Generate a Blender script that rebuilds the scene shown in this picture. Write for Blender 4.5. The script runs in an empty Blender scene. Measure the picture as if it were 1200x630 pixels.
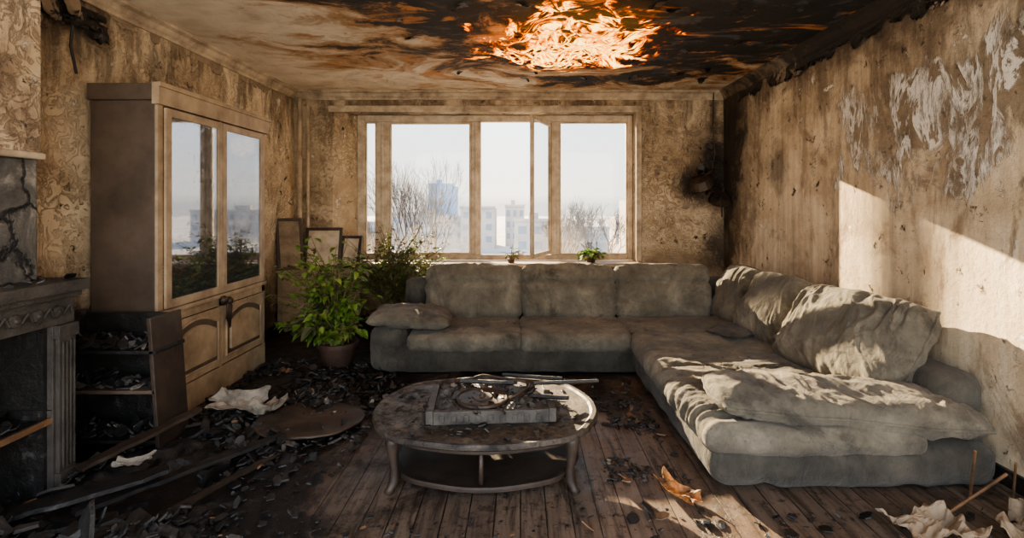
import bpy, math, random
from mathutils import Vector, Matrix, noise, Euler
random.seed(7)
scene = bpy.context.scene
H = 1.5
XL, XR, YB, ZC = -2.90, 2.607, 6.57, 2.957

def lin(c):
    return tuple(((v/255)/12.92 if v/255 <= 0.04045 else ((v/255+0.055)/1.055)**2.4) for v in c) + (1.0,)

# ------------------------------------------------------------------ materials
class M:
    def __init__(s, name):
        s.m = bpy.data.materials.new(name); s.m.use_nodes = True
        s.nt = s.m.node_tree; s.nt.nodes.clear()
        s.out = s.nt.nodes.new('ShaderNodeOutputMaterial')
        s.b = s.nt.nodes.new('ShaderNodeBsdfPrincipled')
        s.nt.links.new(s.b.outputs[0], s.out.inputs[0])
        s.tc = s.nt.nodes.new('ShaderNodeTexCoord')
        s.P = s.tc.outputs['Object']
    def put(s, sock, v):
        if isinstance(v, bpy.types.NodeSocket): s.nt.links.new(v, sock)
        elif v is not None:
            sock.default_value = v
    def noise(s, scale, detail=5, rough=.6, dist=0, v=None, out=0):
        n = s.nt.nodes.new('ShaderNodeTexNoise')
        s.put(n.inputs['Vector'], v or s.P); s.put(n.inputs['Scale'], scale)
        n.inputs['Detail'].default_value = detail; n.inputs['Roughness'].default_value = rough
        n.inputs['Distortion'].default_value = dist
        return n.outputs[out]
    def voro(s, scale, v=None, feature='F1', out='Distance', rnd=1):
        n = s.nt.nodes.new('ShaderNodeTexVoronoi'); n.feature = feature
        s.put(n.inputs['Vector'], v or s.P); n.inputs['Scale'].default_value = scale
        n.inputs['Randomness'].default_value = rnd
        return n.outputs[out]
    def ramp(s, f, stops):
        n = s.nt.nodes.new('ShaderNodeValToRGB'); s.put(n.inputs[0], f)
        e = n.color_ramp.elements
        while len(e) < len(stops): e.new(.5)
        for i, (p, c) in enumerate(stops):
            e[i].position = p; e[i].color = lin(c)
        return n.outputs[0]
    def mix(s, f, a, b, blend='MIX'):
        n = s.nt.nodes.new('ShaderNodeMix'); n.data_type = 'RGBA'; n.blend_type = blend
        s.put(n.inputs[0], f)
        s.put(n.inputs[6], lin(a) if isinstance(a, tuple) else a)
        s.put(n.inputs[7], lin(b) if isinstance(b, tuple) else b)
        return n.outputs[2]
    def math(s, op, a, b=None, clamp=False):
        n = s.nt.nodes.new('ShaderNodeMath'); n.operation = op; n.use_clamp = clamp
        s.put(n.inputs[0], a)
        if b is not None: s.put(n.inputs[1], b)
        return n.outputs[0]
    def sm(s, f, lo, hi, a=0., b=1.):
        n = s.nt.nodes.new('ShaderNodeMapRange'); n.interpolation_type = 'SMOOTHSTEP'
        if lo > hi: lo, hi, a, b = hi, lo, b, a
        s.put(n.inputs[0], f); n.inputs[1].default_value = lo; n.inputs[2].default_value = hi
        n.inputs[3].default_value = a; n.inputs[4].default_value = b
        return n.outputs[0]
    def sep(s, v=None):
        n = s.nt.nodes.new('ShaderNodeSeparateXYZ'); s.put(n.inputs[0], v or s.P); return n.outputs
    def comb(s, x, y, z):
        n = s.nt.nodes.new('ShaderNodeCombineXYZ')
        for i, q in enumerate((x, y, z)): s.put(n.inputs[i], q)
        return n.outputs[0]
    def map(s, scale=(1,1,1), loc=(0,0,0), rot=(0,0,0), v=None):
        n = s.nt.nodes.new('ShaderNodeMapping'); s.put(n.inputs[0], v or s.P)
        n.inputs[1].default_value = loc; n.inputs[2].default_value = rot; n.inputs[3].default_value = scale
        return n.outputs[0]
    def dist(s, c, scale=(1,1,1)):
        v = s.map(scale=scale, loc=tuple(-c[i]*scale[i] for i in range(3)))
        n = s.nt.nodes.new('ShaderNodeVectorMath'); n.operation = 'LENGTH'; s.put(n.inputs[0], v)
        return n.outputs['Value']
    def bump(s, h, st=.5, d=.01, nrm=None):
        n = s.nt.nodes.new('ShaderNodeBump'); n.inputs['Strength'].default_value = st
        n.inputs['Distance'].default_value = d; s.put(n.inputs['Height'], h)
        if nrm: s.put(n.inputs['Normal'], nrm)
        return n.outputs[0]
    def fin(s, col, rough=.8, normal=None, metal=0, spec=None):
        s.put(s.b.inputs['Base Color'], lin(col) if isinstance(col, tuple) else col)
        s.put(s.b.inputs['Roughness'], rough); s.b.inputs['Metallic'].default_value = metal
        if normal: s.put(s.b.inputs['Normal'], normal)
        if spec is not None: s.b.inputs['Specular IOR Level'].default_value = spec
        return s.m

def simple(name, c1, c2, scale=8, rough=.8, bump=.4, bs=40, c3=None, metal=0, bd=.005):
    m = M(name)
    f = m.noise(scale, 8, .65)
    st = [(.3, c1), (.62, c2)] + ([(.75, c3)] if c3 else [])
    return m.fin(m.ramp(f, st), rough, m.bump(m.noise(bs, 6, .7), bump, bd), metal)

def wall_mat(name, hor, soots, base=((198,182,158),(172,152,128),(134,114,94)), damask=True, peel=None, stripes=False, topsoot=.6):
    m = M(name); P = m.sep(); z = P[2]; h = P[hor]
    f = m.noise(1.6, 10, .68, .4)
    col = m.ramp(f, [(.3, base[2]), (.45, base[1]), (.6, base[0])])
    hgt = m.noise(30, 6, .7)
    if damask:
        d = m.noise(9, 4, .6, 1.8)
        dm = m.sm(m.math('ABSOLUTE', m.math('SUBTRACT', d, .5)), .015, .06)
        big = m.sm(m.noise(1.3, 4, .6), .42, .6)
        dm2 = m.math('MULTIPLY', m.math('SUBTRACT', 1., dm), big)
        col = m.mix(m.math('MULTIPLY', dm2, .55), col, (112,94,78))
        hgt = m.math('ADD', m.math('MULTIPLY', hgt, .4), dm)
    if stripes:
        w = m.math('SINE', m.math('MULTIPLY', h, 62.))
        col = m.mix(m.sm(w, -.4, .7, 0, .16), col, (128,112,94))
        w2 = m.noise(1, 6, .7, 0, m.map(scale=(7,7,.7)))
        col = m.mix(m.sm(w2, .5, .66, 0, .4), col, (112,98,84))
        col = m.mix(m.sm(w2, .42, .3, 0, .4), col, (220,208,188))
    st = m.noise(2.4, 12, .72, .6, m.map(scale=(1,1,.55), loc=(3,1,2)))
    col = m.mix(m.sm(st, .52, .66, 0, .7), col, (104,84,66))
    sk = m.noise(1.2, 12, .72, .3, m.map(scale=(3.5,3.5,.8), loc=(6,6,1)))
    skz = m.math('ADD', sk, m.sm(z, 1.3, 2.95, -.06, .13))
    col = m.mix(m.sm(skz, .54, .70, 0, topsoot), col, (66,54,44))
    fl = m.noise(7, 12, .75, .3, m.map(loc=(9,4,2)))
    col = m.mix(m.sm(fl, .60, .66), col, (62,54,47))
    f2 = m.noise(3.4, 14, .78, .5, m.map(loc=(2,6,6)))
    pl = m.sm(f2, .395, .375)
    col = m.mix(pl, col, (214,205,190))
    if peel: col, hgt = peel(m, col, hgt)
    n0 = m.noise(3.2, 12, .75, .5, m.map(loc=(5,5,5)))
    for c, r, sc, a in soots:
        dd = m.math('ADD', m.dist(c, sc), m.math('MULTIPLY', m.math('SUBTRACT', n0, .5), r*1.9))
        col = m.mix(m.sm(dd, r*1.15, r*.8, 0, a*.6), col, (76,60,48))
        col = m.mix(m.sm(dd, r*.8, r*.35, 0, a), col, (26,23,22))
    hh = m.math('ADD', hgt, m.math('MULTIPLY', m.math('ADD', m.sm(fl, .60, .66), pl), -2.))
    return m.fin(col, .85, m.bump(hh, .7, .014))

def peel_r(m, col, hgt):
    P = m.sep()
    reg = m.math('MULTIPLY', m.sm(P[1], 5.0, 3.4), m.sm(P[2], 1.3, 2.0))
    reg = m.math('MULTIPLY', reg, m.sm(P[2], 2.65, 2.25))
    nn = m.noise(2.2, 10, .68, .7, m.map(scale=(1,1.2,.8), loc=(1,7,3)))
    dark = m.sm(m.math('ADD', nn, m.math('MULTIPLY', reg, .26)), .62, .71)
    drip = m.noise(2.6, 6, .6, 1.3, m.map(scale=(1,1.6,.65), loc=(4,2,8)))
    dcol = m.ramp(m.noise(9, 8, .65), [(.35,(92,80,68)),(.6,(134,118,98))])
    col = m.mix(m.math('MULTIPLY', dark, .8), col, dcol)
    wh = m.math('MULTIPLY', m.sm(m.math('ABSOLUTE', m.math('SUBTRACT', drip, .51)), .075, .03), dark)
    wh = m.math('MULTIPLY', wh, m.sm(m.noise(7, 8, .7, 0, m.map(scale=(1,1,.4))), .40, .56))
    col = m.mix(m.math('MULTIPLY', wh, .9), col, (228,224,216))
    return col, m.math('ADD', hgt, m.math('MULTIPLY', wh, 1.5))

MAT = {}
MAT['wr'] = wall_mat('charred_wallpaper_striped', 1,
    [((XR,6.5,2.2),.95,(1,1,.6),.9), ((XR,6.5,1.0),.45,(1,1,1),.6), ((XR,3.8,3.1),.50,(1,.12,1),.92), ((XR,5.2,1.9),.26,(1,1,1),.5)],
    base=((212,196,170),(186,168,142),(150,132,110)), damask=False, peel=peel_r, stripes=True)
MAT['wb'] = wall_mat('charred_wallpaper_damask', 0,
    [((2.6,6.5,2.0),.5,(1,1,.8),.9), ((2.2,6.5,1.75),.28,(1,1,1),.75), ((2.6,6.5,1.0),.3,(1,1,.6),.7), ((-2.4,6.5,.3),.5,(1,1,1),.7)],
    base=((194,174,146),(168,148,120),(128,108,88)))
MAT['wl'] = wall_mat('charred_wallpaper_faded', 1,
    [((-2.9,3.0,2.95),.55,(1,.8,1),.95), ((-2.9,3.2,.3),.8,(1,1,1),.95), ((-2.9,5.5,.2),.6,(1,.6,1),.8)],
    base=((214,196,168),(186,166,138),(150,128,106)))

# ceiling
m = M('scorched_ceiling_plaster'); P = m.sep()
warp = m.noise(1.1, 6, .6, 1.5, None, 1)
v = m.mix(.30, m.P, warp, 'ADD')
swirl = m.noise(1.3, 12, .68, 1.3, m.map(scale=(.75,1.1,1), rot=(0,0,-.3), v=v))
base = m.ramp(m.noise(2.2, 10, .7, .4), [(.3,(182,162,138)),(.5,(214,198,174)),(.66,(226,212,190))])
d1 = m.dist((1.05, 3.8, 2.957), (.46, .48, 1))
dsum = m.math('ADD', d1, m.math('MULTIPLY', m.math('SUBTRACT', swirl, .5), 3.4))
col = m.mix(m.sm(dsum, 1.55, 1.1), base, (164,124,84))
col = m.mix(m.sm(dsum, 1.15, .97), col, (84,62,44))
col = m.mix(m.sm(dsum, 1.03, .80), col, (30,28,27))
fl = m.noise(1.9, 12, .72, 1.6, m.map(scale=(.7,1.3,1), loc=(3,9,1)))
flm = m.math('MULTIPLY', m.sm(fl, .57, .65, 0, .85), m.sm(dsum, 1.6, 1.0))
col = m.mix(flm, col, (188,126,68))  # orange glow painted as flecks into the scorched ceiling colour
sl = m.noise(2.2, 12, .7, 1.2, m.map(scale=(.7,1.3,1), loc=(8,2,1)))
col = m.mix(m.math('MULTIPLY', m.sm(sl, .54, .62,0,.5), m.sm(dsum, 1.2, .7)), col, (88,92,96))
col = m.mix(m.sm(m.noise(4, 12, .75, .3, m.map(loc=(1,1,7))), .60, .67, 0, .7), col, (94,76,62))
MAT['ceil'] = m.fin(col, .85, m.bump(m.math('ADD', m.noise(14, 8, .75), m.sm(swirl, .5, .54)), .7, .015))

# floor
m = M('charred_floor_boards'); P = m.sep()
bv = m.comb(P[1], P[0], 0.)
br = m.nt.nodes.new('ShaderNodeTexBrick'); m.put(br.inputs['Vector'], bv)
br.inputs['Scale'].default_value = 1; br.inputs['Brick Width'].default_value = 2.3
br.inputs['Row Height'].default_value = .125; br.inputs['Mortar Size'].default_value = .003
br.inputs['Color1'].default_value = lin((120,102,88)); br.inputs['Color2'].default_value = lin((98,83,72))
br.inputs['Mortar'].default_value = lin((20,17,15)); br.offset = .37
grain = m.noise(3, 10, .72, .5, m.map(scale=(7,.7,1)))
col = m.mix(m.sm(grain, .44, .66), br.outputs[0], (64,53,46))
col = m.mix(m.sm(grain, .42, .3, 0, .4), col, (140,123,106))
s0 = m.noise(1.5, 12, .76, .5)
left = m.sm(P[0], -.3, -1.9, 0, .26)
back = m.sm(P[1], 3.3, 4.2, 0, .14)
sf = m.math('ADD', m.math('ADD', s0, left), back)
col = m.mix(m.sm(sf, .51, .69, 0, .95), col, (24,22,22))
ash = m.noise(9, 12, .8, .2)
col = m.mix(m.sm(ash, .55, .68, 0, .45), col, (116,113,110))
col = m.mix(m.sm(m.noise(16, 12, .8, .2, m.map(loc=(2,2,2))), .54, .60, 0, .75), col, (34,31,30))
rg = m.sm(m.noise(5, 8, .7), .35, .65, .33, .65)
hb = m.math('ADD', m.math('MULTIPLY', br.outputs[1], -1.5), m.math('MULTIPLY', m.noise(35, 8, .75), m.sm(sf,.5,.72,.25,1.6)))
MAT['floor'] = m.fin(col, rg, m.bump(hb, .6, .01))

MAT['plaster_trim'] = simple('aged_plaster_trim', (118,102,86), (188,172,148), 5, .8, .5, 30)
MAT['wframe'] = simple('smoked_window_paint', (142,124,102), (196,180,156), 6, .55, .3, 40)
MAT['cab_side'] = simple('smoked_dark_veneer', (66,56,48), (96,82,70), 3, .6, .25, 60)
MAT['cab_front'] = simple('smoked_tan_wood', (122,104,84), (170,150,124), 5, .6, .3, 50)
MAT['char'] = simple('charred_black_wood', (16,16,16), (44,42,41), 10, .40, .9, 30, (100,98,98), bd=.01)
MAT['ash'] = simple('ash_grey', (48,46,45), (88,85,82), 12, .8, .9, 40)
MAT['paper'] = simple('burnt_paper', (66,58,52), (150,140,126), 7, .85, .5, 30)
MAT['plasterchunk'] = simple('fallen_wallpaper', (98,84,70), (150,134,114), 5, .85, .6, 25)
MAT['woodraw'] = simple('scorched_raw_wood', (58,44,34), (132,100,72), 5, .6, .5, 40)
m = M('cracked_slate')
cr_ = m.voro(2.6, m.map(v=m.mix(.25, m.P, m.noise(4,6,.6,0,None,1), 'ADD')), 'DISTANCE_TO_EDGE')
cc = m.ramp(m.noise(4, 12, .75, .6), [(.35,(50,48,46)),(.52,(96,92,86)),(.66,(164,156,146))])
cc = m.mix(m.sm(cr_, .03, .008), cc, (20,18,17))
MAT['slate'] = m.fin(cc, .5, m.bump(m.math('ADD', m.sm(cr_, 0, .05), m.noise(6,10,.75)), 1, .03))
MAT['stone'] = simple('sooty_carved_stone', (34,32,30), (78,73,68), 5, .6, .9, 18, bd=.014)
MAT['metal'] = simple('rusty_metal', (34,30,28), (82,68,58), 9, .5, .5, 30, metal=.4)
MAT['bark'] = simple('bare_bark', (52,42,38), (82,68,60), 8, .9, .3, 30)
MAT['stem'] = simple('plant_stem', (80,72,46), (112,100,64), 8, .8, .2, 30)
MAT['pot'] = simple('sooty_clay_pot', (50,38,34), (84,64,54), 6, .6, .4, 30)
MAT['soil'] = simple('potting_soil', (24,18,14), (50,38,28), 30, .95, .9, 60)
MAT['wire'] = simple('black_cable', (18,16,15), (34,30,28), 10, .6, .1, 30)

def fabric(name, c1, c2, c3):
    m = M(name)
    f = m.noise(3.5, 10, .7, .3)
    col = m.ramp(f, [(.3, c1), (.52, c2), (.7, c3)])
    so = m.noise(2.0, 10, .75, .6, m.map(loc=(3,3,3)))
    col = m.mix(m.sm(so, .50, .66, 0, .7), col, (44,41,38))
    fl = m.noise(26, 8, .8)
    col = m.mix(m.sm(fl, .58, .69, 0, .65), col, (32,30,28))
    wr = m.noise(9, 6, .6, 1.6, m.map(scale=(1,1,.6)))
    h = m.math('ADD', m.noise(160, 3, .7), m.math('MULTIPLY', wr, 6.))
    r = m.fin(col, .92, m.bump(h, .6, .008), spec=.2)
    m.b.inputs['Sheen Weight'].default_value = .12
    m.b.inputs['Sheen Roughness'].default_value = .5
    return r
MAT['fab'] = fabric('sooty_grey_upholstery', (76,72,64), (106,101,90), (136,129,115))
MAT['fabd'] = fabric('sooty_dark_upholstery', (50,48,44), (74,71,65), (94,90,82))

def leafmat(name, a, b, c):
    m = M(name)
    col = m.ramp(m.noise(9, 4, .6), [(.32, a), (.5, b), (.68, c)])
    r = m.fin(col, .5, m.bump(m.noise(60, 3, .6), .2, .003))
    tr = m.nt.nodes.new('ShaderNodeBsdfTranslucent'); m.nt.links.new(col, tr.inputs[0])
    mx = m.nt.nodes.new('ShaderNodeMixShader'); mx.inputs[0].default_value = .4
    m.nt.links.new(m.b.outputs[0], mx.inputs[1]); m.nt.links.new(tr.outputs[0], mx.inputs[2])
    m.nt.links.new(mx.outputs[0], m.out.inputs[0])
    return r
MAT['leaf'] = leafmat('green_leaf', (76,108,46), (116,148,68), (162,174,92))
MAT['leafd'] = leafmat('withered_leaf', (66,72,48), (98,102,70), (124,120,88))
MAT['leafr'] = leafmat('red_reflection_leaf', (220,70,24), (246,120,40), (120,120,50))  # red tones stand in for a reflection in the cabinet glass

def glass(name, dirt_lo, dirt_hi, gloss, dcol, base_t=(240,242,243)):
    m = M(name); P = m.sep()
    t = m.nt.nodes.new('ShaderNodeBsdfTransparent'); t.inputs[0].default_value = lin(base_t)
    g = m.nt.nodes.new('ShaderNodeBsdfGlossy'); g.inputs['Roughness'].default_value = .04
    d = m.nt.nodes.new('ShaderNodeBsdfTranslucent'); d.inputs[0].default_value = lin(dcol)
    f = m.noise(2.2, 10, .7, .8)
    f = m.math('ADD', f, m.sm(P[2], 1.5, .8, 0, .26))
    mx = m.nt.nodes.new('ShaderNodeMixShader'); m.put(mx.inputs[0], m.sm(f, .5, .85, dirt_lo, dirt_hi))
    m.nt.links.new(t.outputs[0], mx.inputs[1]); m.nt.links.new(d.outputs[0], mx.inputs[2])
    mx2 = m.nt.nodes.new('ShaderNodeMixShader'); mx2.inputs[0].default_value = gloss
    m.nt.links.new(mx.outputs[0], mx2.inputs[1]); m.nt.links.new(g.outputs[0], mx2.inputs[2])
    m.nt.links.new(mx2.outputs[0], m.out.inputs[0])
    return m.m
MAT['glass'] = glass('smoky_window_glass', .0, .12, .03, (150,142,132))
m = M('sooty_cabinet_glass')
sp = m.noise(30, 10, .8)
m.put(m.b.inputs['Metallic'], .9)
m.put(m.b.inputs['Roughness'], m.sm(sp, .5, .66, .015, .16))
m.put(m.b.inputs['Base Color'], m.mix(m.sm(sp, .58, .68), (164,168,176), (64,58,52)))
t = m.nt.nodes.new('ShaderNodeBsdfTransparent')
mx = m.nt.nodes.new('ShaderNodeMixShader'); mx.inputs[0].default_value = .42
m.nt.links.new(m.b.outputs[0], mx.inputs[1]); m.nt.links.new(t.outputs[0], mx.inputs[2]); m.nt.links.new(mx.outputs[0], m.out.inputs[0])
MAT['cglass'] = m.m

def flame_mat(name, off):
    m = M(name)
    vv = m.map(scale=(1,1.0,1.2), loc=(off,off*.7,0))
    n1 = m.noise(2.2, 7, .58, 2.4, vv)
    rid = m.math('ABSOLUTE', m.math('SUBTRACT', n1, .5))
    hot = m.sm(rid, .095, .0)
    d = m.dist((.44, 4.32, 2.9), (1.15, 1.15, .3))
    n2 = m.noise(1.9, 8, .65, 1.0, m.map(loc=(4+off,2,1)))
    edge = m.sm(m.math('ADD', d, m.math('MULTIPLY', m.math('SUBTRACT', n2, .5), 2.8)), .95, .42)
    he = m.math('MULTIPLY', hot, edge)
    a = m.sm(he, .13, .8)
    col = m.ramp(he, [(.0,(130,38,4)),(.4,(214,88,12)),(.75,(250,146,34)),(1.,(255,214,116))])
    e = m.nt.nodes.new('ShaderNodeEmission'); m.put(e.inputs[0], col)
    m.put(e.inputs[1], m.math('ADD', m.math('MULTIPLY', he, 2.4), .35))
    t = m.nt.nodes.new('ShaderNodeBsdfTransparent')
    mx = m.nt.nodes.new('ShaderNodeMixShader'); m.put(mx.inputs[0], a)
    m.nt.links.new(t.outputs[0], mx.inputs[1]); m.nt.links.new(e.outputs[0], mx.inputs[2])
    m.nt.links.new(mx.outputs[0], m.out.inputs[0])
    return m.m
for i in range(3): MAT['flame%d'%i] = flame_mat('ceiling_flames_%d'%i, i*3.3)
m = M('smouldering_wood'); f = m.noise(14, 8, .7, .5)
m.fin(m.ramp(f, [(.4,(56,38,26)),(.6,(180,124,72))]), .7)
m.put(m.b.inputs['Emission Color'], lin((255,120,35)))
m.put(m.b.inputs['Emission Strength'], m.sm(f, .54, .72, 0, .25))
MAT['ember'] = m.m

# ------------------------------------------------------------------ mesh builder
class MB:
    def __init__(s): s.v=[]; s.f=[]; s.mi=[]
    def add(s, vs, fs, mi=0, T=None):
        o=len(s.v)
        for p in vs:
            p=Vector(p); s.v.append(T @ p if T else p)
        for f in fs: s.f.append(tuple(i+o for i in f)); s.mi.append(mi)
    def box(s,x0,x1,y0,y1,z0,z1,mi=0,T=None):
        vs=[(x,y,z) for x in(x0,x1) for y in(y0,y1) for z in(z0,z1)]
        s.add(vs,[(0,1,3,2),(4,6,7,5),(0,4,5,1),(2,3,7,6),(0,2,6,4),(1,5,7,3)],mi,T)
    def tube(s,pts,rad,seg=8,mi=0,cap=True):
        pts=[Vector(p) for p in pts]; n=len(pts)
        if not hasattr(rad,'__len__'): rad=[rad]*n
        vs=[];fs=[]
        for i,p in enumerate(pts):
            t=(pts[min(i+1,n-1)]-pts[max(i-1,0)]).normalized()
            a=t.orthogonal().normalized() if i==0 else (a-t*a.dot(t)).normalized()
            b=t.cross(a)
            for k in range(seg):
                w=2*math.pi*k/seg
                vs.append(p+(a*math.cos(w)+b*math.sin(w))*rad[i])
        for i in range(n-1):
            for k in range(seg):
                k2=(k+1)%seg
                fs.append((i*seg+k,i*seg+k2,(i+1)*seg+k2,(i+1)*seg+k))
        if cap:
            fs.append(tuple(range(seg))[::-1]); fs.append(tuple((n-1)*seg+k for k in range(seg)))
        s.add(vs,fs,mi)
    def lathe(s,prof,c=(0,0,0),seg=32,mi=0,sx=1,sy=1,T=None):
        vs=[];fs=[]
        for r,z in prof:
            for k in range(seg):
                w=2*math.pi*k/seg
                vs.append((c[0]+r*sx*math.cos(w),c[1]+r*sy*math.sin(w),c[2]+z))
        for i in range(len(prof)-1):
            for k in range(seg):
                k2=(k+1)%seg
                fs.append((i*seg+k,i*seg+k2,(i+1)*seg+k2,(i+1)*seg+k))
        fs.append(tuple(range(seg))[::-1]); fs.append(tuple((len(prof)-1)*seg+k for k in range(seg)))
        s.add(vs,fs,mi,T)
    def prism(s,poly,z0,z1,mi=0,T=None):
        n=len(poly)
        vs=[(p[0],p[1],z0) for p in poly]+[(p[0],p[1],z1) for p in poly]
        fs=[tuple(range(n))[::-1],tuple(range(n,2*n))]+[(i,(i+1)%n,n+(i+1)%n,n+i) for i in range(n)]
        s.add(vs,fs,mi,T)
    def done(s,name,mats,smooth=False,bevel=0,parent=None,recalc=True,dbl=False):
        me=bpy.data.meshes.new(name); me.from_pydata([tuple(v) for v in s.v],[],s.f)
        for mm in (mats if isinstance(mats,list) else [mats]): me.materials.append(MAT[mm] if isinstance(mm,str) else mm)
        for p,i in zip(me.polygons,s.mi): p.material_index=i; p.use_smooth=smooth
        ob=bpy.data.objects.new(name,me); scene.collection.objects.link(ob)
        if recalc or dbl:
            import bmesh
            bm=bmesh.new(); bm.from_mesh(me)
            if dbl: bmesh.ops.remove_doubles(bm,verts=bm.verts,dist=1e-5)
            if recalc: bmesh.ops.recalc_face_normals(bm,faces=bm.faces)
            bm.to_mesh(me); bm.free()
        if bevel:
            b=ob.modifiers.new('bev','BEVEL'); b.width=bevel; b.segments=2; b.limit_method='ANGLE'
        if parent: ob.parent=parent
        return ob
def empty(name,loc=(0,0,0)):
    e=bpy.data.objects.new(name,None); e.empty_display_size=.1; scene.collection.objects.link(e); return e

# ------------------------------------------------------------------ room shell
Y0=-.6; T_=.25
b=MB(); b.box(XL-T_,XR+T_,Y0,YB+.45,-.2,0); b.done('floor','floor')
b=MB(); b.box(XL-T_,XR+T_,Y0,YB+.45,ZC,ZC+.2); b.done('ceiling','ceil')
b=MB(); b.box(XL-T_,XL,Y0,YB+.45,0,ZC); b.done('wall_left','wl')
b=MB(); b.box(XR,XR+T_,Y0,YB+.45,0,ZC); b.done('wall_right','wr')
OX0,OX1,OZ0,OZ1=-2.41,1.50,.755,2.70
b=MB(); YF=YB+.45
b.prism([(XL,YB),(OX0,YB),(-2.18,YB+.28),(-2.18,YF),(XL,YF)],0,ZC)
b.box(OX1,XR,YB,YF,0,ZC)
b.prism([(OX0,YB),(OX1,YB),(OX1,YF),(-2.18,YF),(-2.18,YB+.28)],0,OZ0)
b.prism([(OX0,YB),(OX1,YB),(OX1,YF),(-2.18,YF),(-2.18,YB+.28)],OZ1,ZC)
b.done('wall_back','wb')
def cornice(name,p0,p1,inn):
    b=MB(); d=(Vector(p1)-Vector(p0)).normalized(); inn=Vector(inn)
    prof=[(0,0),(.085,0),(.085,-.02),(.05,-.035),(.03,-.07),(.012,-.085),(.012,-.11),(0,-.11)]
    N=40; vs=[];fs=[]
    for i in range(N+1):
        p=Vector(p0).lerp(Vector(p1),i/N)
        for a,c in prof:
            w=noise.noise(Vector((p.x*2+a*9,p.y*2,c*9)))*.008
            vs.append(p+inn*(a+w)+Vector((0,0,c+w)))
    k=len(prof)
    for i in range(N):
        for j in range(k): fs.append((i*k+j,i*k+(j+1)%k,(i+1)*k+(j+1)%k,(i+1)*k+j))
    b.add(vs,fs); return b
cornice('trim_1',(XL,Y0,ZC),(XL,YB,ZC),(1,0,0)).done('trim_1','plaster_trim')
cornice('trim_2',(XL,YB,ZC),(XR,YB,ZC),(0,-1,0)).done('trim_2','plaster_trim')
m=wall_mat('charred_cornice',1,[((XR,3.5,2.95),.6,(1,.15,1),.9)],damask=False)
cornice('trim_3',(XR,Y0,ZC),(XR,YB,ZC),(-1,0,0)).done('trim_3',m)
b=MB()
b.box(OX0-.05,OX1+.05,YB-.03,YB,OZ1-.01,OZ1+.07); b.box(OX1-.02,OX1+.05,YB-.03,YB,.78,OZ1)
b.done('trim_4','plaster_trim',bevel=.008)
b=MB(); b.box(XL,XL+.02,Y0,YB,0,.09); b.done('baseboard_left','char')
b=MB(); b.box(XR-.02,XR,Y0,YB,0,.09); b.done('baseboard_right','char')
b=MB(); b.box(XL+.03,XR-.03,YB-.02,YB,0,.09); b.done('baseboard_back','char')

# ------------------------------------------------------------------ window
win=empty('window_1')
YW=6.84
b=MB()
def wb(x0,x1,z0,z1,y0=YW,y1=YW+.08): b.box(x0,x1,y0,y1,z0,z1)
WL,WR,WZ0,WZ1=-2.18,1.50,.765,2.70
wb(WL,WL+.10,WZ0,WZ1); wb(WR-.07,WR,WZ0,WZ1)
wb(WL+.10,WR-.07,WZ1-.09,WZ1); wb(WL+.10,WR-.07,WZ0,WZ0+.07)
for x0,x1 in((-1.93,-1.76),(-.66,-.53),(.40,.52)):
    wb(x0,x1,WZ0+.07,WZ1-.09)
    b.box((x0+x1)/2-.02,(x0+x1)/2+.02,YW-.02,YW,WZ0+.07,WZ1-.09)
b.done('frame','wframe',bevel=.01,parent=win)
b=MB()
def sash(x0,x1,w=.045,y0=YW+.015,y1=YW+.055):
    z0,z1=WZ0+.07,WZ1-.09
    b.box(x0,x0+w,y0,y1,z0,z1); b.box(x1-w,x1,y0,y1,z0,z1)
    b.box(x0+w,x1-w,y0,y1,z0,z0+w); b.box(x0+w,x1-w,y0,y1,z1-w,z1)
sash(-2.08,-1.93,.02); sash(-1.76,-.66,.03); sash(.52,1.43,.02)
b.done('sash','wframe',bevel=.006,parent=win)
b=MB()
a=Vector((.40,YW-.0,0)); e=Vector((.13,6.16,0)); L=(e-a).length; ang=math.atan2(e.y-a.y,e.x-a.x)
T=Matrix.Translation(a)@Matrix.Rotation(ang,4,'Z')
z0,z1=WZ0+.09,WZ1-.11
b.box(0,.05,-.02,.02,z0,z1,0,T);b.box(L-.05,L,-.02,.02,z0,z1,0,T);b.box(.05,L-.05,-.02,.02,z0,z0+.05,0,T);b.box(.05,L-.05,-.02,.02,z1-.05,z1,0,T)
b.box(.04,L-.04,-.003,.003,z0+.04,z1-.04,1,T)
b.done('open_casement',['wframe','glass'],bevel=.004,parent=win)
b=MB()
for x0,x1 in((-2.08,-1.93),(-1.74,-.68),(.53,1.42)): b.box(x0,x1,YW+.03,YW+.036,WZ0+.08,WZ1-.10)
b.done('panes','glass',parent=win)
b=MB(); b.prism([(OX0-.08,6.42),(OX1+.06,6.42),(OX1+.06,YB),(OX1,YB),(OX1,YW),(WL,YW),(OX0,YB),(OX0-.08,YB)],.715,.765)
b.done('window_sill','wframe',bevel=.01)
b=MB()
for i in range(14):
    x=-.9+i*.1
    b.box(x,x+.07,6.40,6.52,.12,.66)
b.tube([(-.95,6.46,.60),(.6,6.46,.60)],.02);b.tube([(-.95,6.46,.18),(.6,6.46,.18)],.02)
for x in(-.85,.35): b.box(x,x+.04,6.42,6.5,0,.12)
b.done('radiator','wframe',bevel=.015)

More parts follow.
